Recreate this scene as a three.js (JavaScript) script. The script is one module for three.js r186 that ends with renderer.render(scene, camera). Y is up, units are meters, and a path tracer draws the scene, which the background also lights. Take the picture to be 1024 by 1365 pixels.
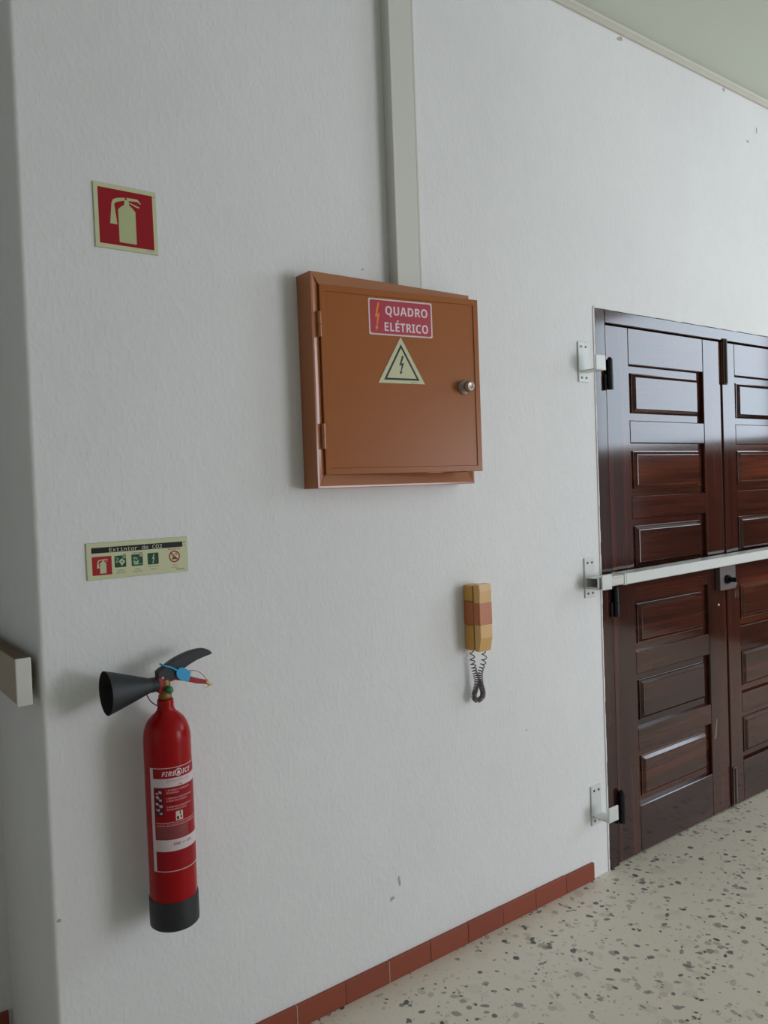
import * as THREE from 'three';
import { RoundedBoxGeometry } from 'three/addons/geometries/RoundedBoxGeometry.js';
import { mergeGeometries, mergeVertices, toCreasedNormals } from 'three/addons/utils/BufferGeometryUtils.js';
import { RectAreaLightUniformsLib } from 'three/addons/lights/RectAreaLightUniformsLib.js';

// ---------------------------------------------------------------- camera, sky, light, exposure
const scene = new THREE.Scene();
const renderer = new THREE.WebGLRenderer({ antialias: true });
renderer.toneMapping = THREE.LinearToneMapping;
renderer.toneMappingExposure = 0.70;
renderer.shadowMap.enabled = true;
renderer.shadowMap.type = THREE.PCFSoftShadowMap;

const FOCAL = 1060, ROLL = -0.0365, PITCH = 0.0281, YAW = 0.642;      // from the photograph's vanishing points
const camera = new THREE.PerspectiveCamera(2 * Math.atan(682.5 / FOCAL) * 180 / Math.PI, 1024 / 1365, 0.05, 60);
{
  const V = (x, y, z) => new THREE.Vector3(x, y, z);
  const fwd = V(Math.sin(YAW) * Math.cos(PITCH), -Math.sin(PITCH), -Math.cos(YAW) * Math.cos(PITCH));
  const right = V(Math.cos(YAW), 0, Math.sin(YAW)), up = V(0, 0, 0).crossVectors(right, fwd);
  const r = right.clone().multiplyScalar(Math.cos(ROLL)).addScaledVector(up, Math.sin(ROLL));
  const u = up.clone().multiplyScalar(Math.cos(ROLL)).addScaledVector(right, -Math.sin(ROLL));
  camera.position.set(-2.3995, 1.4579, 1.8809);
  camera.quaternion.setFromRotationMatrix(new THREE.Matrix4().makeBasis(r, u, fwd.clone().negate()));
}
scene.add(camera);

scene.background = new THREE.Color(0.84, 0.93, 1.0);                     // even overcast sky
scene.backgroundIntensity = 0.5;
RectAreaLightUniformsLib.init();
const ROOM = { x0: -5.2, x1: 4.3, zw: 5.0, h: 3.185 };
// the hall's openings: low wide window in the wall behind the camera, high window in the end wall to the right
// (the varnish of the door mirrors it), dimmer window in the end wall to the left; u runs along x (front) or z (ends)
const WINDOWS = [
  { wall: 'front', u: [1.3, 3.7], y: [0.3, 2.05], glow: 11.6, tint: [0.96, 0.97, 1.07] },
  { wall: 'east', u: [1.5, 3.45], y: [1.75, 3.12], glow: 8.9, tint: [0.73, 0.86, 1.0] },
  { wall: 'west', u: [0.3, 2.3], y: [0.3, 2.4], glow: 0.15, tint: [1, 0.92, 0.8] },
];
for (const { wall, u: [a, b], y: [c, d], glow, tint } of WINDOWS) {      // daylight arriving at each opening
  const l = new THREE.RectAreaLight(new THREE.Color().setRGB(...tint), glow, b - a - 0.08, d - c - 0.08), m = (a + b) / 2, h = (c + d) / 2;
  if (wall === 'front') { l.position.set(m, h, ROOM.zw - 0.012); l.lookAt(m, h, 0); }
  if (wall === 'east') { l.position.set(ROOM.x1 - 0.012, h, m); l.lookAt(0, h, m); }
  if (wall === 'west') { l.position.set(ROOM.x0 + 0.012, h, m); l.lookAt(0, h, m); }
  scene.add(l);
}

// ---------------------------------------------------------------- helpers
let seed = 7;
const rnd = () => { seed = (seed * 1664525 + 1013904223) >>> 0; return seed / 4294967296; };
const rr = (a, b) => a + (b - a) * rnd();
const taken = new Map();
function numbered(name) {
  const n = taken.get(name) ?? 0; taken.set(name, n + 1);
  return n ? name + '_' + String(n).padStart(3, '0') : name;
}
function thing(name, label, category, at = [0, 0, 0], group) {
  const o = new THREE.Group(); o.name = numbered(name); o.position.set(...at); scene.add(o);
  o.userData = { label }; if (category) o.userData.category = category; if (group) o.userData.group = group;
  return o;
}
function struct(name, label, at = [0, 0, 0]) { const o = thing(name, label, null, at); o.userData.kind = 'structure'; return o; }
function offsetOf(parent) { const v = new THREE.Vector3(); for (let p = parent; p && p !== scene; p = p.parent) v.add(p.position); return v; }
// geometry given in the scene's metres; moved into the frame of its parent
function part(name, geo, mat, parent, label) {
  const g = Array.isArray(geo) ? merge(geo) : geo;
  const m = new THREE.Mesh(g, mat); m.name = name; m.castShadow = m.receiveShadow = true;
  if (label) m.userData.label = label;
  if (parent === scene) { m.name = numbered(name); scene.add(m); return m; }
  const o = offsetOf(parent); g.translate(-o.x, -o.y, -o.z); parent.add(m);
  return m;
}
function local(name, geo, mat, parent, label) {                           // geometry already in the parent's own frame
  const m = new THREE.Mesh(Array.isArray(geo) ? merge(geo) : geo, mat); m.name = name; m.castShadow = m.receiveShadow = true;
  if (label) m.userData.label = label; parent.add(m); return m;
}
function clean(g) {
  const n = g.index ? g.toNonIndexed() : g.clone();
  for (const k of Object.keys(n.attributes)) if (!['position', 'normal', 'uv'].includes(k)) n.deleteAttribute(k);
  if (!n.attributes.uv) n.setAttribute('uv', new THREE.Float32BufferAttribute(new Float32Array(n.attributes.position.count * 2), 2));
  return n;
}
function merge(list) { return mergeGeometries(list.map(clean)); }
// uv in metres from the axis each face looks along
function metreUV(g, turn = false) {
  const n = clean(g), p = n.attributes.position, uv = n.attributes.uv, a = new THREE.Vector3(), b = new THREE.Vector3(), c = new THREE.Vector3();
  for (let i = 0; i < p.count; i += 3) {
    a.fromBufferAttribute(p, i); b.fromBufferAttribute(p, i + 1); c.fromBufferAttribute(p, i + 2);
    const nn = b.clone().sub(a).cross(c.clone().sub(a)), ax = Math.abs(nn.x), ay = Math.abs(nn.y), az = Math.abs(nn.z);
    [a, b, c].forEach((v, k) => {
      let s, t;
      if (az >= ax && az >= ay) { s = v.x; t = v.y; } else if (ax >= ay) { s = v.z; t = v.y; } else { s = v.x; t = v.z; }
      if (turn) [s, t] = [t, s];
      uv.setXY(i + k, s, t);
    });
  }
  return n;
}
function box(x0, x1, y0, y1, z0, z1) {
  return new THREE.BoxGeometry(x1 - x0, y1 - y0, z1 - z0).translate((x0 + x1) / 2, (y0 + y1) / 2, (z0 + z1) / 2);
}
function rbox(x0, x1, y0, y1, z0, z1, r = 0.002, s = 2) {
  r = Math.min(r, (x1 - x0) / 2.02, (y1 - y0) / 2.02, (z1 - z0) / 2.02);
  return new RoundedBoxGeometry(x1 - x0, y1 - y0, z1 - z0, s, r).translate((x0 + x1) / 2, (y0 + y1) / 2, (z0 + z1) / 2);
}
// nested rectangles [x0, x1, y0, y1, z] joined by flat faces, closed by the last (and, with back, by the first)
function rings(list, back = false, front = true) {
  const pos = [], C = ([x0, x1, y0, y1, z]) => [[x0, y0, z], [x1, y0, z], [x1, y1, z], [x0, y1, z]];
  const quad = (a, b, c, d) => pos.push(...a, ...b, ...c, ...a, ...c, ...d);
  for (let i = 0; i + 1 < list.length; i++) {
    const A = C(list[i]), B = C(list[i + 1]);
    for (let k = 0; k < 4; k++) { const n = (k + 1) % 4; quad(A[k], A[n], B[n], B[k]); }
  }
  if (front) quad(...C(list[list.length - 1]));
  if (back) { const [a, b, c, d] = C(list[0]); quad(a, d, c, b); }
  const g = new THREE.BufferGeometry(); g.setAttribute('position', new THREE.Float32BufferAttribute(pos, 3)); g.computeVertexNormals();
  return g;
}
const inset = (r, d, z) => [r[0] + d, r[1] - d, r[2] + d, r[3] - d, z];
const board = (x0, x1, y0, y1, zb, zf, c = 0.003) => { const r = [x0, x1, y0, y1]; return rings([inset(r, 0, zb), inset(r, 0, zf - c), inset(r, c, zf)], true); };
const V3 = (a) => new THREE.Vector3(...a);
function tube(pts, r, seg = 48, rad = 8, closed = false) {
  return new THREE.TubeGeometry(new THREE.CatmullRomCurve3(pts.map(V3), closed, 'centripetal'), seg, r, rad, closed);
}
function bar(a, b, r0, r1 = r0, seg = 20) {
  const A = V3(a), B = V3(b), d = B.clone().sub(A), g = new THREE.CylinderGeometry(r1, r0, d.length(), seg);
  g.applyQuaternion(new THREE.Quaternion().setFromUnitVectors(new THREE.Vector3(0, 1, 0), d.normalize()));
  return g.translate((a[0] + b[0]) / 2, (a[1] + b[1]) / 2, (a[2] + b[2]) / 2);
}
const lathe = (pts, seg = 64) => new THREE.LatheGeometry(pts.map(([r, y]) => new THREE.Vector2(r, y)), seg);
function extrude(pts, depth, bevel = 0, seg = 2) {
  const s = new THREE.Shape(pts.map(([x, y]) => new THREE.Vector2(x, y)));
  return new THREE.ExtrudeGeometry(s, { depth, bevelEnabled: bevel > 0, bevelSize: bevel, bevelThickness: bevel, bevelSegments: seg, curveSegments: 16 });
}

// ---------------------------------------------------------------- procedural textures
function hash(ix, iy, s) { let h = (ix * 374761393 + iy * 668265263 + s * 2147483647) | 0; h = Math.imul(h ^ (h >>> 13), 1274126177); return ((h ^ (h >>> 16)) >>> 0) / 4294967296; }
function pnoise(u, v, nx, ny, s) {                                        // periodic value noise, u and v in 0..1
  const x = u * nx, y = v * ny, ix = Math.floor(x), iy = Math.floor(y); let fx = x - ix, fy = y - iy;
  fx = fx * fx * (3 - 2 * fx); fy = fy * fy * (3 - 2 * fy);
  const h = (i, j) => hash(((i % nx) + nx) % nx, ((j % ny) + ny) % ny, s);
  const a = h(ix, iy), b = h(ix + 1, iy), c = h(ix, iy + 1), d = h(ix + 1, iy + 1);
  return (a + (b - a) * fx) * (1 - fy) + (c + (d - c) * fx) * fy;
}
function dataTex(w, h, fn, srgb, metresX, metresY) {
  const d = new Uint8Array(w * h * 4);
  for (let j = 0; j < h; j++) for (let i = 0; i < w; i++) {
    const c = fn(i / w, j / h), k = (j * w + i) * 4;
    if (typeof c === 'number') d[k] = d[k + 1] = d[k + 2] = Math.max(0, Math.min(255, c * 255));
    else { d[k] = Math.max(0, Math.min(255, c[0])); d[k + 1] = Math.max(0, Math.min(255, c[1])); d[k + 2] = Math.max(0, Math.min(255, c[2])); }
    d[k + 3] = 255;
  }
  const t = new THREE.DataTexture(d, w, h, THREE.RGBAFormat); t.wrapS = t.wrapT = THREE.RepeatWrapping; t.magFilter = THREE.LinearFilter; t.minFilter = THREE.LinearMipmapLinearFilter; t.generateMipmaps = true;
  if (srgb) t.colorSpace = THREE.SRGBColorSpace; if (metresX) t.repeat.set(1 / metresX, 1 / (metresY ?? metresX)); t.needsUpdate = true;
  return t;
}
function canvasTex(w, h, draw, metres) {
  const c = document.createElement('canvas'); c.width = w; c.height = h; draw(c.getContext('2d'), w, h);
  const t = new THREE.CanvasTexture(c); t.colorSpace = THREE.SRGBColorSpace; t.anisotropy = 8;
  if (metres) { t.wrapS = t.wrapT = THREE.RepeatWrapping; t.repeat.set(1 / metres, 1 / metres); }
  return t;
}
const plasterBump = dataTex(1024, 1024, (u, v) => {
  const a = pnoise(u, v, 46, 30, 1), b = pnoise(u, v, 110, 64, 2), c = pnoise(u, v, 240, 150, 3), d = pnoise(u, v, 14, 9, 4);
  const lump = Math.max(0, b - 0.42) * 1.7;
  return 0.12 + 0.22 * a + 0.34 * lump + 0.16 * c + 0.14 * d;
}, false, 0.85);
const plasterMap = dataTex(512, 512, (u, v) => {
  const n = 0.5 * pnoise(u, v, 5, 5, 11) + 0.3 * pnoise(u, v, 17, 13, 12) + 0.2 * pnoise(u, v, 90, 60, 13);
  const k = 234 + (n - 0.5) * 10; return [k, k, k - 1];
}, true, 3.1);
function woodTex(dark, mid, s, mx, my) {
  return dataTex(512, 1024, (u, v) => {
    const wob = (pnoise(u, v, 6, 3, s + 5) - 0.5) * 0.05;
    const g = 0.55 * pnoise(u + wob, v, 18, 2, s) + 0.32 * pnoise(u + wob, v, 60, 4, s + 1) + 0.13 * pnoise(u, v, 180, 12, s + 2);
    const p = pnoise(u, v, 256, 40, s + 3) > 0.9 ? 0.93 : 1, b = 0.82 + 0.36 * pnoise(u, v, 3, 2, s + 4);
    const t = Math.min(1, Math.max(0, (g - 0.2) * 1.2));
    return [0, 1, 2].map((k) => (dark[k] + (mid[k] - dark[k]) * t) * p * b);
  }, true, mx, my);
}
const terrazzo = canvasTex(2048, 2048, (g, W) => {
  const M = W / 2.2;                                                       // pixels per metre
  g.fillStyle = 'rgb(222,213,197)'; g.fillRect(0, 0, W, W);
  const blob = (x, y, r, st, col, al) => {
    g.globalAlpha = al; g.fillStyle = col;
    const n = 6 + Math.floor(rnd() * 4), a0 = rnd() * 6.28, ex = Math.cos(st[1]), ey = Math.sin(st[1]), R = [];
    for (let k = 0; k < n; k++) { const a = a0 + k / n * 6.283, q = r * rr(0.68, 1.12), px = Math.cos(a) * q, py = Math.sin(a) * q * st[0]; R.push([px * ex - py * ey, px * ey + py * ex]); }
    for (const ox of [0, -W, W]) for (const oy of [0, -W, W]) {
      if (x + ox < -80 || x + ox > W + 80 || y + oy < -80 || y + oy > W + 80) continue;
      g.beginPath(); R.forEach(([px, py], k) => (k ? g.lineTo(x + ox + px, y + oy + py) : g.moveTo(x + ox + px, y + oy + py))); g.closePath(); g.fill();
    }
  };
  const pick = (a) => a[Math.floor(rnd() * a.length)];
  const put = (n, r0, r1, cols, a0, a1) => { for (let k = 0; k < n; k++) { const q = rnd(); blob(rnd() * W, rnd() * W, (r0 + (r1 - r0) * q * q) * M, [rr(0.4, 0.95), rnd() * 3.14], pick(cols), rr(a0, a1)); } };
  put(900, 0.01, 0.04, ['rgb(214,206,188)', 'rgb(196,188,170)', 'rgb(210,196,182)', 'rgb(200,196,176)'], 0.25, 0.6);
  put(5200, 0.002, 0.006, ['rgb(186,178,160)', 'rgb(222,216,202)', 'rgb(178,172,156)', 'rgb(196,180,164)'], 0.3, 0.7);
  put(2300, 0.004, 0.017, ['rgb(172,166,150)', 'rgb(164,160,148)', 'rgb(186,170,154)', 'rgb(180,178,150)'], 0.4, 0.8);
  put(1000, 0.005, 0.0165, ['rgb(128,126,120)', 'rgb(116,116,112)', 'rgb(140,134,124)'], 0.5, 0.9);
  put(1150, 0.005, 0.0155, ['rgb(84,86,86)', 'rgb(70,74,76)', 'rgb(96,96,94)', 'rgb(78,76,72)'], 0.75, 1);
  put(1300, 0.0015, 0.003, ['rgb(80,80,78)', 'rgb(120,116,108)'], 0.5, 0.9);
  g.globalAlpha = 1;
}, 2.2);

// ---------------------------------------------------------------- materials
const std = (o) => new THREE.MeshStandardMaterial(o), phys = (o) => new THREE.MeshPhysicalMaterial(o);
const M = {
  wall: std({ map: plasterMap, bumpMap: plasterBump, bumpScale: 0.0012, roughness: 0.82 }),
  ceiling: std({ color: 0xd3d9c9, bumpMap: plasterBump, bumpScale: 0.0005, roughness: 0.9 }),
  floor: std({ map: terrazzo, roughness: 0.42 }),
  tile: std({ color: 0x92462f, roughness: 0.55, bumpMap: plasterBump, bumpScale: 0.0003 }),
  tile2: std({ color: 0x8e432f, roughness: 0.55, bumpMap: plasterBump, bumpScale: 0.0003 }),
  grout: std({ color: 0xc2b2a4, roughness: 0.9 }),
  groutDark: std({ color: 0x93604c, roughness: 0.9 }),
  cornice: std({ color: 0xcbc6b8, roughness: 0.85 }),
  cream: std({ color: 0xd6d6cc, roughness: 0.5 }),
  creamSide: std({ color: 0xcfcfc6, roughness: 0.55 }),
  whitePaint: phys({ color: 0xd9dcd8, roughness: 0.38, clearcoat: 0.3, clearcoatRoughness: 0.3 }),
  screw: std({ color: 0x6a6a66, roughness: 0.4, metalness: 0.8 }),
  iron: std({ color: 0x1d1d1f, roughness: 0.38, metalness: 0.5 }),
  olive: std({ color: 0x4a4538, roughness: 0.45, metalness: 0.4 }),
  greyIron: std({ color: 0x6b6260, roughness: 0.5, metalness: 0.3 }),
  steel: std({ color: 0xb8b8b4, roughness: 0.25, metalness: 1 }),
  brass: std({ color: 0x96693a, roughness: 0.5, metalness: 0.35 }),
  brown: phys({ color: 0xa56232, roughness: 0.3, specularIntensity: 0.5 }),
  brownFrame: std({ color: 0xa5663f, roughness: 0.17 }),
  red: phys({ color: 0xa01015, roughness: 0.22, specularIntensity: 0.36 }),
  redPlastic: std({ color: 0xa01a24, roughness: 0.45 }),
  black: std({ color: 0x202326, roughness: 0.5 }),
  horn: std({ color: 0x22272a, roughness: 0.55 }),
  hornInside: std({ color: 0x0d0e0f, roughness: 0.7 }),
  blue: std({ color: 0x2fa6dc, roughness: 0.4 }),
  green: std({ color: 0x1f6b39, roughness: 0.4 }),
  yellow: std({ color: 0xd2b13a, roughness: 0.5 }),
  ochre: phys({ color: 0xd8aa64, roughness: 0.38, clearcoat: 0.3, clearcoatRoughness: 0.25 }),
  ochreBase: phys({ color: 0xd29d45, roughness: 0.38, clearcoat: 0.3, clearcoatRoughness: 0.25 }),
  rust: phys({ color: 0xba6a38, roughness: 0.4, clearcoat: 0.3, clearcoatRoughness: 0.25 }),
  cord: std({ color: 0x6c6360, roughness: 0.5 }),
  railWood: std({ color: 0xa79c8c, roughness: 0.7 }),
  railTop: std({ color: 0x6d5a45, roughness: 0.7 }),
  mark: std({ color: 0xb4b1aa, roughness: 0.9 }),
  frameAlu: std({ color: 0xd8d8d4, roughness: 0.5 }),
  glass: phys({ color: 0xffffff, roughness: 0.02, transmission: 1, thickness: 0, ior: 1.5 }),
};
const wA = woodTex([50, 27, 21], [96, 48, 35], 21, 0.5, 1.6), wB = woodTex([44, 25, 21], [84, 43, 33], 51, 0.45, 1.4), wC = woodTex([58, 31, 22], [114, 58, 38], 81, 0.5, 1.3);
const wood = (map) => phys({ map, roughness: 0.09, ior: 1.52 });
M.woodA = wood(wA); M.woodB = wood(wB); M.woodC = wood(wC);

// ---------------------------------------------------------------- the setting
const { x0: RX0, x1: RX1, zw: RZ, h: RH } = ROOM, BACK = -0.494, CORNER = -1.968, DOOR_W = 1.72, DOOR_H = 2.1;
{
  const floor = part('floor', metreUV(box(RX0 - 0.2, RX1 + 0.2, -0.15, 0, BACK - 0.2, RZ + 0.25)), M.floor, scene);
  floor.userData = { label: 'cream terrazzo floor with scattered dark grey stone chips', kind: 'structure' };
  const ceil = part('ceiling', metreUV(box(RX0 - 0.2, RX1 + 0.2, RH, RH + 0.2, BACK - 0.2, RZ + 0.25)), M.ceiling, scene);
  ceil.userData = { label: 'plain white painted ceiling', kind: 'structure' };

  // the wall with the door: left end turns back round a softly rounded plaster corner
  const s = new THREE.Shape(), r = 0.012;
  s.moveTo(0.0, 0); s.lineTo(CORNER + r, 0); s.absarc(CORNER + r, r, r, -Math.PI / 2, -Math.PI, true); s.lineTo(CORNER, -BACK + 0.2); s.lineTo(0, -BACK + 0.2); s.closePath();
  const block = new THREE.ExtrudeGeometry(s, { depth: RH + 0.02, bevelEnabled: false, curveSegments: 10 }).rotateX(-Math.PI / 2).translate(0, -0.01, 0);
  const g = [block, box(0, DOOR_W, DOOR_H, RH + 0.01, BACK - 0.2, 0), box(DOOR_W, RX1 + 0.2, -0.01, RH + 0.01, BACK - 0.2, 0), box(0, DOOR_W, -0.01, DOOR_H, BACK - 0.2, -0.12)];
  // uneven plaster lip that runs along the door frame
  const lip = (a, b, n) => { for (let k = 0; k < n; k++) { const t0 = k / n, t1 = (k + 1) / n, w = rr(0.0, 0.0025), p = a.map((v, i) => v + (b[i] - v) * t0), q = a.map((v, i) => v + (b[i] - v) * t1); const up = Math.abs(b[1] - a[1]) > 0.5; g.push(up ? box(p[0] - 0.004, p[0] + w, Math.min(p[1], q[1]), Math.max(p[1], q[1]), -0.004, 0.0035) : box(p[0], q[0], p[1] - w, p[1] + 0.006, -0.004, 0.0035)); } };
  lip([0, 0], [0, DOOR_H], 46); lip([0, DOOR_H], [DOOR_W, DOOR_H], 40);
  const w = struct('wall_back', 'white plastered wall with the wooden double door and the fire extinguisher');
  const face = part('wall_face', metreUV(merge(g)), M.wall, w);
  void face;
  // small chips, stains and holes in the paint, as seen
  const speck = (x, y, a, b, rot) => { const pts = []; for (let k = 0; k < 9; k++) { const t = k / 9 * 6.283, q = rr(0.75, 1.2); pts.push([Math.cos(t) * a * q, Math.sin(t) * b * q]); } part('paint_chip', extrude(pts, 0.0008).rotateZ(rot).translate(x, y, -0.0001), M.mark, w); };
  speck(-0.986, 0.285, 0.004, 0.016, 0.1); speck(-1.015, 0.24, 0.009, 0.006, 0.4); speck(-1.038, 2.097, 0.004, 0.003, 0); speck(-1.953, 0.51, 0.005, 0.004, 0);
  speck(0.205, 3.134, 0.018, 0.009, 0.3); speck(0.93, 3.138, 0.012, 0.008, 0.2); speck(1.2, 3.03, 0.005, 0.014, -0.1); speck(1.12, 2.96, 0.012, 0.005, 0);
  speck(-1.735, 1.33, 0.003, 0.003, 0); speck(-0.42, 0.62, 0.003, 0.003, 0);

  const solo = (name, label, geo, mat = M.wall) => { const m = part(name, metreUV(geo), mat, scene); m.userData = { label, kind: 'structure' }; return m; };
  solo('wall_left', 'shaded white wall set back beyond the corner at the left edge', box(RX0 - 0.2, CORNER, -0.01, RH + 0.01, BACK - 0.2, BACK));
  const names = { front: ['wall_front', 'white wall of the hall behind the camera, with a wide window', 'wide window behind the camera'], east: ['wall_east', 'white end wall of the hall to the right, with a high window', 'high window in the right end wall, mirrored in the door varnish'], west: ['wall_west', 'white end wall of the hall behind the left of the camera', 'window in the left end wall, out of view'] };
  const AL = 0;
  WINDOWS.forEach(({ wall, u: [a, b], y: [c, d] }, i) => {
    // bb(u0, u1, y0, y1, t0, t1): a box along the wall, t counted outwards from the room's face
    const bb = (u0, u1, y0, y1, t0, t1) => wall === 'front' ? box(u0, u1, y0, y1, RZ + t0, RZ + t1) : wall === 'east' ? box(RX1 + t0, RX1 + t1, y0, y1, u0, u1) : box(RX0 - t1, RX0 - t0, y0, y1, u0, u1);
    const [lo, hi] = wall === 'front' ? [RX0 - 0.2, RX1 + 0.2] : wall === 'east' ? [AL, RZ] : [BACK, RZ], top = RH + 0.01;
    solo(names[wall][0], names[wall][1], merge([bb(lo, a, -0.01, top, 0, 0.2), bb(b, hi, -0.01, top, 0, 0.2), bb(a, b, -0.01, c, 0, 0.2), bb(a, b, d, top, 0, 0.2)]));
    const mid = (a + b) / 2, win = struct('window_' + (i + 1), names[wall][2], wall === 'front' ? [mid, c, RZ + 0.1] : [wall === 'east' ? RX1 + 0.1 : RX0 - 0.1, c, mid]);
    const n = Math.round((b - a) / 0.95), t = 0.035;
    part('window_frame', [bb(a, b, c, c + t, 0.06, 0.11), bb(a, b, d - t, d, 0.06, 0.11), bb(a, a + t, c, d, 0.06, 0.11), bb(b - t, b, c, d, 0.06, 0.11)], M.frameAlu, win);
    for (let k = 0; k < n; k++) {
      const p = a + (b - a) * k / n, q = a + (b - a) * (k + 1) / n;
      if (k) part('mullion', bb(p - 0.015, p + 0.015, c + t, d - t, 0.06, 0.11), M.frameAlu, win);
      part('pane', bb(p + 0.02, q - 0.02, c + t, d - t, 0.082, 0.087), M.glass, win);
    }
  });

  // dark boarded dado of the right end wall: what the lower half of the varnished door mirrors
  const dado = struct('trim_2', 'dark wooden board dado along the foot of the right end wall', [RX1, 0, 2.5]);
  for (let z = 0.02, i = 0; z < RZ - 0.1; z += 0.2, i++) part('board', rbox(RX1 - 0.018, RX1, 0.0, 1.66, z, z + 0.196, 0.003), i % 2 ? M.woodA : M.woodB, dado);
  part('dado_rail', rbox(RX1 - 0.04, RX1, 1.66, 1.70, 0.01, RZ - 0.01, 0.006), M.woodA, dado);

  // narrow beige strip under the ceiling
  const tr = struct('trim_1', 'narrow beige strip along the top of the wall under the ceiling', [0, 3.146, 0]);
  part('strip', rbox(CORNER, RX1, 3.148, 3.172, 0, 0.012, 0.004), M.cornice, tr);
  part('upper_strip', rbox(CORNER, RX1, 3.171, 3.1849, 0, 0.009, 0.002), M.cream, tr);

  // terracotta skirting, tile by tile
  const bb = struct('baseboard_back', 'low terracotta tile skirting along the foot of the white wall', [-1, 0, 0]);
  let k = 0;
  for (let a = -0.098; a > CORNER + 0.02; a -= 0.1575, k++) {
    const l = Math.max(a - 0.1555, CORNER + 0.006), dz = rr(0, 0.001), dy = rr(-0.001, 0.001);
    part('tile', rings([[l, a, 0.0, 0.0645 + dy, 0], [l, a, 0.0, 0.0645 + dy, 0.0095 + dz], [l + 0.0012, a - 0.0012, 0.0012, 0.0630 + dy, 0.011 + dz]]), k % 3 ? M.tile : M.tile2, bb);
    part('grout', box(l - 0.002, l, 0.0, 0.0635, 0, k === 5 || k === 7 ? 0.0112 : 0.0098), k === 5 || k === 7 ? M.grout : M.groutDark, bb);
  }
  const bl = struct('baseboard_left', 'terracotta tile skirting at the foot of the set-back wall', [-3.5, 0, BACK]);
  for (let a = CORNER - 0.012; a > RX0 + 0.2; a -= 0.1575) part('tile', board(a - 0.1555, a, 0, 0.0645, BACK, BACK + 0.011, 0.0015), k++ % 3 ? M.tile : M.tile2, bl);
}

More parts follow.
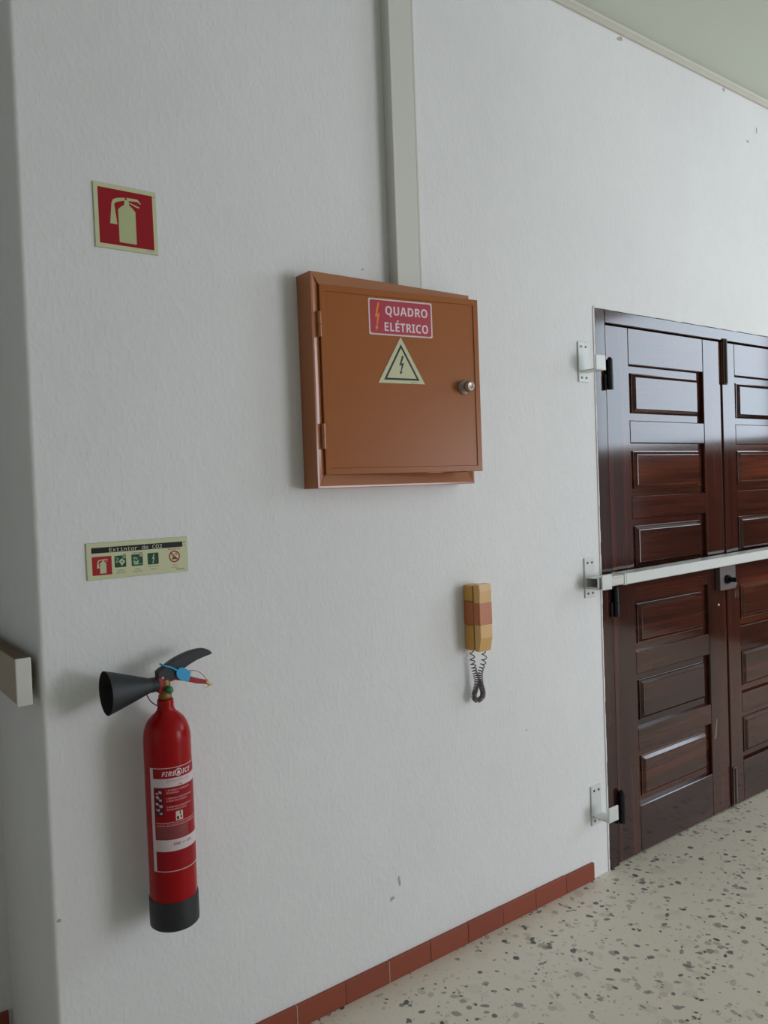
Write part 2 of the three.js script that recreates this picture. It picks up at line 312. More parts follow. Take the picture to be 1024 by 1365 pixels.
// ---------------------------------------------------------------- double door
{
  const d = struct('door_1', 'dark varnished wooden double door with raised panels, barred across', [0, 0, 0]);
  const up = (g) => metreUV(g), across = (g) => metreUV(g, true);
  const ZF = -0.003, ZB = -0.045;
  part('door_frame', [up(board(0.001, 0.064, 0, DOOR_H, -0.119, 0.002, 0.003)), up(board(1.652, 1.719, 0, DOOR_H, -0.119, 0.002, 0.003)), across(board(0.064, 1.652, 2.049, DOOR_H - 0.001, -0.119, 0.002, 0.003)),
    up(box(0.06, 0.085, 0, 2.05, -0.119, -0.05)), up(box(1.63, 1.655, 0, 2.05, -0.119, -0.05)), across(box(0.06, 1.655, 2.02, 2.05, -0.119, -0.05))], M.woodB, d);
  const rows = [[0.188, 0.405], [0.489, 0.704], [0.791, 1.004], [1.094, 1.309], [1.396, 1.603], [1.690, 1.904]];
  const mats = [M.woodC, M.woodB, M.woodA, M.woodA, M.woodC, M.woodA];
  function leaf(x0, x1, p0, p1, label) {
    const l = new THREE.Group(); l.name = 'leaf'; l.userData.label = label; l.position.set((x0 + x1) / 2, 0, 0); d.add(l);
    part('stile', up(board(x0, p0, 0.006, 2.045, ZB, ZF)), M.woodA, l); part('stile', up(board(p1, x1, 0.006, 2.045, ZB, ZF)), M.woodA, l);
    let y = 0.006;
    [...rows, [2.045, 0]].forEach(([a, b], i) => { part('rail', across(board(p0, p1, y, a, ZB, ZF - 0.0004)), i === 0 ? M.woodB : M.woodA, l); y = b; });
    rows.forEach(([a, b], i) => {
      const r = [p0, p1, a, b], z = -0.020;
      part('panel', across(rings([inset(r, 0, ZB + 0.004), inset(r, 0, z), inset(r, 0.029, z), inset(r, 0.0300, z + 0.005), inset(r, 0.034, z + 0.0055), inset(r, 0.0445, z + 0.0150), inset(r, 0.0465, z + 0.0155)], true)), mats[(i + (x0 > 0.5 ? 2 : 0)) % 6], l);
    });
    return l;
  }
  const L = leaf(0.068, 0.856, 0.207, 0.719, 'left leaf'), Rr = leaf(0.859, 1.648, 0.968, 1.505, 'right leaf');
  part('cover_strip', up(board(0.857, 0.900, 0.012, 2.043, -0.004, 0.003, 0.002)), M.woodA, Rr);
  const hinge = (y0, y1) => {
    const ym = (y0 + y1) / 2, g = [bar([0.069, y0, 0.015], [0.069, ym - 0.0008, 0.015], 0.0115), bar([0.069, ym + 0.0008, 0.015], [0.069, y1, 0.015], 0.0108), rbox(0.046, 0.069, y0, ym, 0.002, 0.010, 0.001), rbox(0.069, 0.088, ym, y1, -0.003, 0.010, 0.001)];
    g.push(new THREE.SphereGeometry(0.0085, 14, 8).translate(0.069, y1, 0.015)); part('hinge', g, M.iron, L, 'dark iron pin hinge');
  };
  hinge(1.800, 1.912); hinge(0.950, 1.056); hinge(0.166, 0.283);
  const bolt = (y0, y1, mat, label) => { const b = part('bolt', [rbox(0.864, 0.890, y0, y1, 0.003, 0.008, 0.0015), bar([0.877, y0 + 0.004, 0.011], [0.877, y1 - 0.004, 0.011], 0.006)], mat, Rr, label); void b; };
  bolt(1.859, 2.058, M.olive, 'olive iron bolt at the top of the leaf'); bolt(0.02, 0.182, M.greyIron, 'grey iron bolt at the foot of the leaf');
  const lk = part('lock', rbox(0.772, 0.896, 0.972, 1.076, ZF, 0.022, 0.004), M.greyIron, L, 'grey rim lock case');
  part('lock_cylinder', [bar([0.822, 1.018, 0.022], [0.822, 1.018, 0.034], 0.020, 0.018, 24), bar([0.822, 1.018, 0.034], [0.822, 1.018, 0.044], 0.012, 0.012, 20)], M.iron, lk);
  const pale = part('screw_head', new THREE.SphereGeometry(0.0055, 12, 8).scale(1, 1, 0.5).translate(0.796, 0.908, ZF), M.cream, L, 'pale screw head'); void pale;
  const scuff = [[0, 0.004], [0.006, 0.02], [0.012, 0.05], [0.022, 0.085], [0.028, 0.085], [0.024, 0.05], [0.02, 0.012], [0.01, -0.004]];
  part('scuff', extrude(scuff, 0.0006).translate(0.735, 0.335, ZF), std({ color: 0x756862, roughness: 0.8 }), L, 'pale scraped patch in the varnish');

  // keys left in the lock
  const k = thing('key_ring', 'two small keys on a ring hanging from the door lock under the bar', 'keys', [0.83, 0.95, 0.05]);
  const keyShape = (x, y, z, a) => { const s = new THREE.Shape(); s.absarc(0, 0, 0.011, 0, 6.2832); const h = new THREE.Path(); h.absarc(0, 0.005, 0.0032, 0, 6.2832); s.holes.push(h); return merge([new THREE.ExtrudeGeometry(s, { depth: 0.002, bevelEnabled: false, curveSegments: 18 }), extrude([[-0.003, -0.009], [0.003, -0.009], [0.003, -0.040], [0, -0.043], [-0.003, -0.040], [-0.003, -0.034], [-0.0045, -0.031], [-0.003, -0.027]], 0.002)]).rotateZ(a).translate(x, y, z); };
  part('inserted_key', [rbox(0.819, 0.825, 1.008, 1.028, 0.044, 0.066, 0.002), bar([0.822, 1.018, 0.040], [0.822, 1.018, 0.05], 0.003)], M.iron, k);
  part('ring', new THREE.TorusGeometry(0.013, 0.0011, 8, 28).rotateY(0.7).translate(0.829, 1.001, 0.058), M.steel, k);
  part('key', keyShape(0.826, 0.984, 0.058, -0.08), M.steel, k); part('key', keyShape(0.846, 0.982, 0.052, 0.16), M.steel, k);
}

// ---------------------------------------------------------------- brackets and the bar across the door
{
  const P0 = { x: -0.097, y: 0 };
  function bracket(x, y, label) {
    const b = thing('bar_bracket', label, 'bracket', [x, y, 0], 'hook brackets beside the door');
    local('wall_plate', rbox(0, 0.057, 0, 0.146, 0, 0.006, 0.0025), M.whitePaint, b);
    local('hook', [rbox(0.001, 0.056, 0.034, 0.040, 0.004, 0.082, 0.002), rbox(0.001, 0.056, 0.034, 0.088, 0.076, 0.082, 0.0028)], M.whitePaint, b);
    for (const [sx, sy] of [[0.016, 0.128], [0.041, 0.128], [0.016, 0.016], [0.041, 0.016]]) {
      const s = local('screw', bar([sx, sy, 0.004], [sx, sy, 0.0085], 0.0052, 0.0038, 14), M.screw, b);
      void s;
    }
    return b;
  }
  bracket(P0.x, 1.821, 'empty white hook bracket near the top of the door, beside the upper hinge');
  const mid = bracket(P0.x, 1.036, 'white hook bracket at lock height that carries the left end of the bar');
  bracket(P0.x, 0.196, 'empty white hook bracket near the floor, just above the end of the skirting');
  const r = mid.clone(); r.name = numbered('bar_bracket'); r.position.set(1.76, 1.05, 0); r.userData = { ...r.userData, label: 'white hook bracket that carries the right end of the bar, beyond the door' }; scene.add(r);

  const t = thing('security_bar', 'white square steel bar lying across the double door at lock height', 'door bar', [-0.1, 1.078, 0.04]);
  const tilt = 0.0125, hollow = (x0, x1, y0, y1, z0, z1, w) => [rbox(x0, x1, y1 - w, y1, z0, z1, 0.0012), rbox(x0, x1, y0, y0 + w, z0, z1, 0.0012), rbox(x0, x1, y0, y1, z1 - w, z1, 0.0012), rbox(x0, x1, y0, y1, z0, z0 + w, 0.0012)];
  const lean = (g) => { const m = merge(g); m.translate(0.1, -1.078, 0); m.rotateZ(tilt); m.translate(-0.1, 1.078, 0); return m; };
  part('bar_end', lean(hollow(-0.106, 0.052, 1.0765, 1.114, 0.017, 0.070, 0.003)), M.whitePaint, t, 'open hollow end of the bar');
  part('slot_cover', lean([rbox(-0.03, 0.038, 1.080, 1.106, 0.069, 0.0725, 0.001), rbox(-0.02, 0.034, 1.1065, 1.109, 0.0695, 0.0715, 0.0005)]), M.creamSide, t);
  part('tube', lean([...hollow(0.055, 1.83, 1.0745, 1.116, 0.016, 0.073, 0.003)]), M.whitePaint, t);
  part('collar', lean([rbox(0.044, 0.053, 1.0735, 1.117, 0.015, 0.0735, 0.001), rbox(0.0575, 0.063, 1.0735, 1.117, 0.015, 0.0737, 0.001)]), M.whitePaint, t);
}

// ---------------------------------------------------------------- electrical panel
function zigzag(g, x, y, w, h, col, arrow = true) {                        // lightning arrow in a w x h box
  g.fillStyle = col; g.beginPath();
  const p = [[0.62, 0], [0.18, 0.52], [0.5, 0.5], [0.36, 0.84], [0.2, 0.82], [0.3, 1], [0.62, 0.86], [0.48, 0.84], [0.86, 0.36], [0.5, 0.42], [0.86, 0.02]];
  p.forEach(([a, b], i) => (i ? g.lineTo(x + a * w, y + b * h) : g.moveTo(x + a * w, y + b * h))); g.closePath(); g.fill(); void arrow;
}
function finePrint(g, x, y, w, h) { let a = x; while (a < x + w) { const d = rr(0.3, 0.9) * h; g.fillRect(a, y - h * rr(0.7, 1), d * 0.55, h * rr(0.6, 0.9)); a += d; } }
function roundRect(g, x, y, w, h, r) { g.beginPath(); g.moveTo(x + r, y); g.arcTo(x + w, y, x + w, y + h, r); g.arcTo(x + w, y + h, x, y + h, r); g.arcTo(x, y + h, x, y, r); g.arcTo(x, y, x + w, y, r); g.closePath(); }
{
  const p = thing('electrical_panel', 'brown metal electrical panel on the white wall with its door slightly ajar', 'electrical panel', [-0.976, 1.467, 0]);
  const r = [-1.263, -0.689, 1.467, 2.047];
  // surround: outer side, flat rim, bevel towards the door, inner side
  const fr = [rings([inset(r, 0, 0), inset(r, 0, 0.069), inset(r, 0.001, 0.070), inset(r, 0.006, 0.070)], false, false), box(r[0] + 0.002, r[1] - 0.002, r[2] + 0.002, r[3] - 0.002, 0, 0.004)];
  {
    const o = [r[0] + 0.006, r[1] - 0.006, r[2] + 0.006, r[3] - 0.006], n = [r[0] + 0.027, r[1] - 0.027, r[2] + 0.0362, r[3] - 0.0325];
    const OC = [[o[0], o[2]], [o[1], o[2]], [o[1], o[3]], [o[0], o[3]]], IC = [[n[0], n[2]], [n[1], n[2]], [n[1], n[3]], [n[0], n[3]]], zi = [0.0655, 0.0634, 0.0697, 0.0634], pos = [];
    for (let k = 0; k < 4; k++) {
      const m = (k + 1) % 4, z = zi[k], a = [...OC[k], 0.070], b = [...OC[m], 0.070], c = [...IC[m], z], e = [...IC[k], z], c2 = [...IC[m], 0.004], e2 = [...IC[k], 0.004];
      pos.push(...a, ...b, ...c, ...a, ...c, ...e, ...e, ...c, ...c2, ...e, ...c2, ...e2);
      pos.push(...b, ...IC[m], zi[k], ...IC[m], zi[m]);                   // closes the mitre between two slopes
    }
    const g = new THREE.BufferGeometry(); g.setAttribute('position', new THREE.Float32BufferAttribute(pos, 3)); g.computeVertexNormals(); fr.push(g);
  }
  part('box_frame', fr, M.brownFrame, p);
  const d = new THREE.Group(); d.name = 'door'; d.position.set(-1.236 + 0.976, 0, 0.068); d.rotation.y = -7.8 * Math.PI / 180; p.add(d);
  const DY = 1.467, W = 0.519, y0 = 1.5035 - DY, y1 = 2.0145 - DY, R = [0, W, y0, y1];
  local('door_sheet', rings([inset(R, 0, -0.014), inset(R, 0, 0.003), inset(R, 0.001, 0.004), inset(R, 0.0165, 0.004), inset(R, 0.018, 0.0012)], true), M.brown, d);
  for (const yy of [1.908, 1.607]) local('hinge', [bar([-0.003, yy - DY - 0.034, 0.003], [-0.003, yy - DY - 0.001, 0.003], 0.0062), bar([-0.003, yy - DY, 0.003], [-0.003, yy - DY + 0.034, 0.003], 0.0062), box(-0.016, -0.003, yy - DY - 0.034, yy - DY + 0.034, -0.004, 0.000)], M.brownFrame, d);
  // knob
  const kx = 0.462, ky = 1.7525 - DY, kn = lathe([[0, 0], [0.021, 0], [0.022, 0.003], [0.018, 0.005], [0.0095, 0.008], [0.0085, 0.014], [0.012, 0.018], [0.0165, 0.022], [0.0175, 0.027], [0.0165, 0.032], [0.012, 0.0355], [0.0085, 0.0358], [0.008, 0.0345], [0, 0.0345]], 40).rotateX(Math.PI / 2).translate(kx, ky, 0.0012);
  local('knob', kn, std({ color: 0xa08f84, roughness: 0.32, metalness: 0.75 }), d, 'round metal lock knob');
  // red sticker
  const st = canvasTex(832, 400, (g, w, h) => {
    g.fillStyle = '#e3d3d3'; g.fillRect(0, 0, w, h); g.fillStyle = '#b8203c'; roundRect(g, 16, 16, w - 32, h - 32, 26); g.fill();
    zigzag(g, 62, 40, 92, 318, '#f08a1c');
    g.fillStyle = '#ead9dc'; g.textAlign = 'left'; g.textBaseline = 'alphabetic';
    const fit = (s, x, y, wd, hh) => { g.font = 'bold ' + hh + 'px sans-serif'; g.save(); g.translate(x, y); const m = g.measureText(s).width; g.scale(wd / m, 1); g.fillText(s, 0, 0); g.restore(); };
    fit('QUADRO', 206, 172, 572, 134); fit('ELÉTRICO', 186, 352, 594, 134);
  });
  const plane = (x0, x1, ya, yb, z) => { const g = new THREE.PlaneGeometry(x1 - x0, yb - ya); g.translate((x0 + x1) / 2, (ya + yb) / 2, z); return g; };
  const sticker = (tex) => phys({ map: tex, roughness: 0.4, clearcoat: 0.3, clearcoatRoughness: 0.3 });
  {
    // rounded sticker with its own edge
    const s = new THREE.Shape(), x0 = 0.1488, x1 = 0.3572, ya = 1.8905 - DY, yb = 1.9915 - DY, c = 0.005;
    s.moveTo(x0 + c, ya); s.lineTo(x1 - c, ya); s.quadraticCurveTo(x1, ya, x1, ya + c); s.lineTo(x1, yb - c); s.quadraticCurveTo(x1, yb, x1 - c, yb); s.lineTo(x0 + c, yb); s.quadraticCurveTo(x0, yb, x0, yb - c); s.lineTo(x0, ya + c); s.quadraticCurveTo(x0, ya, x0 + c, ya);
    const g = new THREE.ExtrudeGeometry(s, { depth: 0.0007, bevelEnabled: false, curveSegments: 6 }), u = g.attributes.uv, q = g.attributes.position;
    for (let i = 0; i < q.count; i++) u.setXY(i, (q.getX(i) - x0) / (x1 - x0), (q.getY(i) - ya) / (yb - ya));
    local('name_sticker', g.translate(0, 0, 0.0012), sticker(st), d, 'red sticker reading QUADRO ELÉTRICO');
  }
  const tri = canvasTex(640, 560, (g, w, h) => {
    g.fillStyle = '#d3d3ac'; g.fillRect(0, 0, w, h);
    const P = [[w * 0.5, h * 0.195], [w * 0.848, h * 0.908], [w * 0.152, h * 0.908]];
    g.strokeStyle = '#1d1f1c'; g.lineWidth = 24; g.lineJoin = 'miter'; g.beginPath(); P.forEach(([x, y], i) => (i ? g.lineTo(x, y) : g.moveTo(x, y))); g.closePath(); g.stroke();
    zigzag(g, w * 0.425, h * 0.40, w * 0.15, h * 0.41, '#1d1f1c');
    g.fillStyle = '#6b6b52'; finePrint(g, w * 0.70, h * 0.98, w * 0.14, 15);
  });
  {
    const s = new THREE.Shape(), x0 = 0.1719, x1 = 0.3254, ya = 1.757 - DY, yb = 1.888 - DY;
    s.moveTo(x0, ya); s.lineTo(x1, ya); s.lineTo(0.2487, yb); s.closePath();
    const g = new THREE.ExtrudeGeometry(s, { depth: 0.0012, bevelEnabled: false }), u = g.attributes.uv, q = g.attributes.position;
    for (let i = 0; i < q.count; i++) u.setXY(i, (q.getX(i) - x0) / (x1 - x0), (q.getY(i) - ya) / (yb - ya));
    local('warning_triangle', g.translate(0, 0, 0.0012), std({ map: tri, roughness: 0.55 }), d, 'pale triangular high voltage warning sticker');
  }
  void plane;
}

// ---------------------------------------------------------------- cable trunking above the panel
{
  const t = thing('cable_trunking', 'flat white plastic cable trunking rising from the brown panel to the ceiling', 'cable trunking', [-0.894, 2.047, 0]);
  const a = -0.941, b = -0.848;
  part('channel', [box(a, b, 2.047, 3.1845, 0, 0.028)], M.creamSide, t);
  part('lid', rings([[a - 0.0008, b + 0.0008, 2.049, 3.1843, 0.0265], [a - 0.0008, b + 0.0008, 2.049, 3.1843, 0.0385], [a + 0.001, b - 0.001, 2.050, 3.1835, 0.040], [a + 0.006, b - 0.006, 2.051, 3.1825, 0.040], [a + 0.007, b - 0.007, 2.052, 3.1815, 0.0392]], true), M.cream, t);
}

// ---------------------------------------------------------------- the two signs
function extinguisherIcon(g, x, y, w, h, col) {                           // in a w x h box
  const P = (a) => a.map(([u, v]) => [x + u * w, y + v * h]), poly = (a) => { g.beginPath(); P(a).forEach(([u, v], i) => (i ? g.lineTo(u, v) : g.moveTo(u, v))); g.closePath(); g.fill(); };
  g.fillStyle = col;
  roundRect(g, x + 0.30 * w, y + 0.24 * h, 0.62 * w * 0.98, 0.76 * h, 0.035 * w); g.fill();
  poly([[0.30, 0.30], [0.30, 0.25], [0.42, 0.16], [0.52, 0.12], [0.54, 0.0], [0.68, 0.0], [0.70, 0.12], [0.80, 0.17], [0.908, 0.25], [0.908, 0.32]]);
  poly([[0.55, -0.045], [0.55, 0.02], [0.24, 0.09], [0.17, 0.14], [0.25, 0.60], [0.0, 0.60], [0.08, 0.12], [0.13, 0.04], [0.24, 0.0]]);
}
function extinguisherMark(g, x, y, w, h, col, bg) {
  extinguisherIcon(g, x, y, w, h, col);
  const poly = (a, c) => { g.fillStyle = c; g.beginPath(); a.forEach(([u, v], i) => (i ? g.lineTo(x + u * w, y + v * h) : g.moveTo(x + u * w, y + v * h))); g.closePath(); g.fill(); };
  poly([[0.25, 0.16], [0.50, 0.08], [0.50, 0.13], [0.30, 0.23], [0.29, 0.60], [0.255, 0.60], [0.19, 0.18]], bg);     // gap between hose and body
  poly([[0.60, -0.05], [1.0, -0.055], [1.12, 0.035], [1.10, 0.05], [0.98, -0.0], [0.66, 0.02]], col);               // upper handle
  poly([[0.66, 0.04], [1.06, 0.12], [1.05, 0.15], [0.92, 0.13], [0.70, 0.07]], col);                               // lower handle
}
{
  const glow = '#d0d2aa';
  const a = canvasTex(768, 768, (g, w) => {
    g.fillStyle = glow; g.fillRect(0, 0, w, w); g.fillStyle = '#9c1420'; g.fillRect(w * 0.065, w * 0.065, w * 0.875, w * 0.87);
    extinguisherMark(g, w * 0.24, w * 0.20, w * 0.455, w * 0.685, '#bcc393', '#9c1420');
    g.fillStyle = '#b98a70'; finePrint(g, w * 0.81, w * 0.97, w * 0.11, 13);
    g.fillStyle = '#4a3a34'; g.beginPath(); g.arc(w * 0.968, w * 0.08, 7, 0, 6.3); g.fill();
  });
  const mk = (name, label, x0, x1, y0, y1, th, tex, edge, rot) => {
    const t = thing(name, label, 'sign', [(x0 + x1) / 2, (y0 + y1) / 2, 0]); t.rotation.z = rot;
    const w = (x1 - x0) / 2, h = (y1 - y0) / 2;
    local('sign_board', rings([[-w, w, -h, h, 0], [-w, w, -h, h, th - 0.0004], [-w + 0.0006, w - 0.0006, -h + 0.0006, h - 0.0006, th]], true), edge, t);
    const g = new THREE.PlaneGeometry(2 * w - 0.0016, 2 * h - 0.0016); g.translate(0, 0, th + 0.0003);
    local('printed_face', g, phys({ map: tex, roughness: 0.5, specularIntensity: 0.5 }), t);
  };
  const edge = std({ color: 0xb9bb98, roughness: 0.6 });
  mk('fire_sign', 'square red fire extinguisher sign with pale border, high on the wall', -1.8025, -1.652, 2.0465, 2.1975, 0.003, a, edge, 0.004);
  const b = canvasTex(1500, 512, (g, w, h) => {
    g.fillStyle = glow; g.fillRect(0, 0, w, h);
    g.fillStyle = '#1e1d22'; g.fillRect(w * 0.045, h * 0.125, w * 0.905, h * 0.155);
    g.textAlign = 'center'; g.textBaseline = 'middle';
    g.fillStyle = '#d4d6b4'; g.font = '74px monospace'; g.save(); g.translate(w * 0.475, h * 0.21); g.scale(1.2, 1); g.fillText('Extintor de CO2', 0, 0); g.restore();
    g.fillStyle = '#a9202a'; g.fillRect(w * 0.047, h * 0.375, w * 0.185, h * 0.515);
    extinguisherMark(g, w * 0.09, h * 0.47, w * 0.098, h * 0.375, '#c6c89f', '#a9202a');
    const gx = [0.315, 0.48, 0.64], s = w * 0.112, gy = h * 0.39;
    for (const c of gx) { g.fillStyle = '#1f4f38'; roundRect(g, c * w - s / 2, gy, s, s, 14); g.fill(); }
    const x1 = gx[0] * w, x2 = gx[1] * w, x3 = gx[2] * w, poly = (a, c) => { g.fillStyle = c; g.beginPath(); a.forEach(([u, v], i) => (i ? g.lineTo(u, v) : g.moveTo(u, v))); g.closePath(); g.fill(); };
    // liquid drum, flames and the class letter
    poly([[x1 - 22, gy + 82], [x1 + 22, gy + 38], [x1 + 72, gy + 88], [x1 + 20, gy + 150]], '#c6c89f'); poly([[x1 + 12, gy + 86], [x1 + 26, gy + 72], [x1 + 34, gy + 92], [x1 + 24, gy + 108]], '#1f4f38');
    for (const [u, v, q] of [[-66, 100, 1], [-48, 60, 0.8], [-70, 40, 0.6]]) poly([[x1 + u, gy + v], [x1 + u + 8 * q, gy + v - 46 * q], [x1 + u + 18 * q, gy + v - 14], [x1 + u + 30 * q, gy + v - 52 * q], [x1 + u + 30 * q, gy + v]], '#8fae86');
    const letter = (x, y, c) => { g.fillStyle = '#c6c89f'; roundRect(g, x - 26, y - 34, 52, 68, 14); g.fill(); g.strokeStyle = '#33564a'; g.lineWidth = 7; roundRect(g, x - 18, y - 26, 36, 52, 10); g.stroke(); g.fillStyle = '#33564a'; g.font = 'bold 38px sans-serif'; g.fillText(c, x, y + 2); };
    letter(x1 + 62, gy + 10, 'B');
    poly([[x2 - 50, gy + 150], [x2 - 62, gy + 84], [x2 - 8, gy + 100], [x2 + 30, gy + 74], [x2 + 10, gy + 150]], '#9dba93'); g.fillStyle = '#9dba93'; g.fillRect(x2 + 8, gy + 138, 70, 9);
    for (const [u, v, q] of [[-56, 70, 1], [-20, 74, 0.8]]) poly([[x2 + u, gy + v], [x2 + u + 8 * q, gy + v - 46 * q], [x2 + u + 18 * q, gy + v - 14], [x2 + u + 30 * q, gy + v - 52 * q], [x2 + u + 30 * q, gy + v]], '#9dba93');
    letter(x2 + 60, gy + 8, 'C');
    zigzag(g, x3 - 26, gy + 16, 60, 138, '#c6c89f');
    g.fillStyle = '#4e5038'; g.font = '27px sans-serif';
    g.fillText('Líquidos', x1, h * 0.80); g.fillText('inflamáveis', x1, h * 0.87); g.fillText('Usar em', x2 - 20, h * 0.345); g.fillText('Gases', x2, h * 0.80); g.fillText('inflamáveis', x2, h * 0.87); g.fillText('Equipamento', x3, h * 0.77); g.fillText('elétrico', x3, h * 0.85);
    const xr = w * 0.86, yr = h * 0.545; g.strokeStyle = '#a3262c'; g.lineWidth = 19; g.beginPath(); g.arc(xr, yr, 78, 0, 6.3); g.stroke();
    poly([[xr - 50, yr + 42], [xr - 10, yr - 6], [xr + 34, yr + 26], [xr + 52, yr + 44]], '#5d5136'); g.strokeStyle = '#5d5136'; g.lineWidth = 8; g.beginPath(); g.arc(xr + 28, yr - 36, 15, 0, 6.3); g.stroke();
    g.strokeStyle = '#a3262c'; g.lineWidth = 19; g.beginPath(); g.moveTo(xr - 55, yr - 55); g.lineTo(xr + 55, yr + 55); g.stroke();
    g.fillStyle = '#a8483c'; g.font = 'bold 32px sans-serif'; g.fillText('Não usar em', xr, h * 0.325); g.font = '26px sans-serif'; g.fillText('Fogos', xr, h * 0.79); g.fillText('metálicos', xr, h * 0.86);
    g.fillStyle = '#5e5e44'; finePrint(g, w * 0.87, h * 0.95, w * 0.09, 26); finePrint(g, w * 0.962, h * 0.17, 20, 24); finePrint(g, w * 0.962, h * 0.26, 20, 24);
  });
  mk('extinguisher_sign', 'long pale sign reading Extintor de CO2 above the extinguisher', -1.8565, -1.610, 1.273, 1.359, 0.003, b, edge, 0.004);
}

// ---------------------------------------------------------------- fire extinguisher
{
  const X = -1.7128, Z = 0.078, f = thing('fire_extinguisher', 'red carbon dioxide fire extinguisher with black horn hung on the white wall', 'fire extinguisher', [X, 0.458, Z]);
  const R = 0.0545;
  const tank = lathe([[0, 0.470], [R - 0.006, 0.470], [R, 0.478], [R, 0.892], [R * 0.985, 0.905], [R * 0.94, 0.918], [R * 0.86, 0.930], [R * 0.74, 0.941], [R * 0.58, 0.950], [R * 0.45, 0.956], [0.0205, 0.962], [0.0190, 0.968], [0.0190, 0.984], [0.0175, 0.9865], [0, 0.9865]], 96).translate(X, 0, Z);
  part('tank', tank, M.red, f);
  part('foot_boot', lathe([[0, 0.458], [R - 0.001, 0.458], [R + 0.0022, 0.461], [R + 0.0024, 0.466], [R + 0.0024, 0.524], [R + 0.0014, 0.526], [R, 0.526]], 96).translate(X, 0, Z), M.black, f, 'black plastic foot');
  // printed label wrapped on the tank
  const lab = canvasTex(800, 1434, (g, w, h) => {
    g.fillStyle = '#98161f'; g.fillRect(0, 0, w, h);
    const cream = '#d7c6c8', pink = '#c9a9a6';
    g.fillStyle = cream; g.fillRect(0, 0, w, 9); g.fillRect(0, h - 10, w, 10); g.fillRect(0, 0, 52, h); g.fillRect(w - 12, 0, 12, h);
    g.textBaseline = 'middle';
    g.font = 'italic bold 92px sans-serif'; g.fillStyle = '#e2d3d4'; g.textAlign = 'right'; g.fillText('FIRE', 370, 84); g.textAlign = 'left'; g.fillText('ICE', 470, 84);
    g.strokeStyle = '#e2d3d4'; g.lineWidth = 12; g.beginPath(); g.arc(418, 78, 46, 0, 6.3); g.stroke(); g.beginPath(); g.moveTo(392, 104); g.quadraticCurveTo(400, 60, 424, 44); g.quadraticCurveTo(440, 70, 444, 104); g.closePath(); g.fill();
    g.fillStyle = cream; g.fillRect(52, 146, w - 52, 122);
    g.fillStyle = '#b79aa2'; g.font = 'bold 50px sans-serif'; g.textAlign = 'center'; g.fillText('EXTINTOR CO2', 420, 186); g.fillStyle = '#a8303c'; g.font = 'bold 34px sans-serif'; g.fillText('2 Kg', 430, 242);
    // instruction pictures
    g.fillStyle = '#5e2430'; g.fillRect(72, 282, 120, 380); g.fillStyle = '#c8aab0';
    for (const [x, y, r] of [[150, 330, 26], [104, 350, 20], [110, 400, 28], [150, 440, 22], [100, 490, 26], [154, 520, 30], [110, 570, 30], [150, 620, 24]]) { g.beginPath(); g.ellipse(x, y, r, r * 0.75, 0.5, 0, 6.3); g.fill(); }
    g.fillStyle = '#3c2028'; for (const [x, y] of [[84, 300], [128, 370], [84, 450], [130, 480], [90, 540], [128, 590]]) g.fillRect(x, y, 30, 24);
    // instruction lines
    g.textAlign = 'left'; g.fillStyle = pink; g.font = 'bold 31px sans-serif';
    [['1 RETIRAR A CAVILHA DE', 310], ['SEGURANÇA', 346], ['2 DIRIGIR O DIFUSOR PARA', 420], ['A BASE DAS CHAMAS', 456], ['3 APERTAR O MANÍPULO E', 540], ['EXTINGUIR O FOGO', 576]].forEach(([s, y]) => g.fillText(s, 232, y));
    g.fillStyle = '#d8c8bc'; roundRect(g, 352, 612, 104, 126, 10); g.fill(); g.fillStyle = '#3b2226'; g.fillRect(410, 616, 16, 48); g.fillRect(366, 684, 30, 44); g.fillStyle = '#a33a34'; g.fillRect(420, 680, 24, 34);
    g.fillStyle = pink; g.fillRect(72, 752, w - 90, 7); g.fillRect(72, 796, w - 90, 7); g.font = '27px sans-serif'; g.fillText('ATENÇÃO  NÃO USAR EM LOCAIS CONFINADOS', 84, 779);
    g.fillStyle = '#8a4448'; g.fillRect(72, 812, 470, 170); g.fillStyle = '#b7776e'; g.font = '24px sans-serif'; g.fillText('CO2 2 Kg', 400, 850); g.fillText('EN 3-7', 400, 890);
    g.fillStyle = '#b3565a'; g.fillRect(690, 820, 70, 110);
    g.fillStyle = cream; g.fillRect(52, 992, w - 52, 160); g.fillStyle = '#5b3040'; g.font = 'italic bold 48px sans-serif'; g.fillText('FIRE', 300, 1058); g.fillText('ICE', 500, 1058); g.fillStyle = '#b03a46'; g.fillRect(420, 1052, 60, 8);
  });
  const th = 2.40, lg = new THREE.CylinderGeometry(R + 0.0005, R + 0.0005, 0.2405, 60, 1, true, -th / 2, th).translate(X, 0.7195, Z);
  part('label', lg, phys({ map: lab, roughness: 0.38, specularIntensity: 0.35 }), f, 'printed red and white instruction label');
  // valve
  const v = part('valve', [lathe([[0, 0.985], [0.0155, 0.985], [0.0155, 0.995], [0.0135, 0.998], [0.0135, 1.012], [0.0125, 1.031], [0.009, 1.034], [0, 1.034]], 32).translate(X, 0, Z), bar([X - 0.02, 1.0235, Z], [X, 1.0235, Z], 0.011)], M.brass, f, 'brass valve head');
  part('valve_cheek', [rbox(X - 0.020, X - 0.007, 1.004, 1.040, Z - 0.014, Z + 0.014, 0.003)], M.redPlastic, v);
  part('gauge', [bar([X + 0.002, 1.0105, Z + 0.008], [X + 0.002, 1.0105, Z + 0.026], 0.0088, 0.0088, 24), new THREE.SphereGeometry(0.0088, 20, 10).scale(1, 1, 0.45).translate(X + 0.002, 1.0105, Z + 0.026)], M.green, v, 'green domed plug');
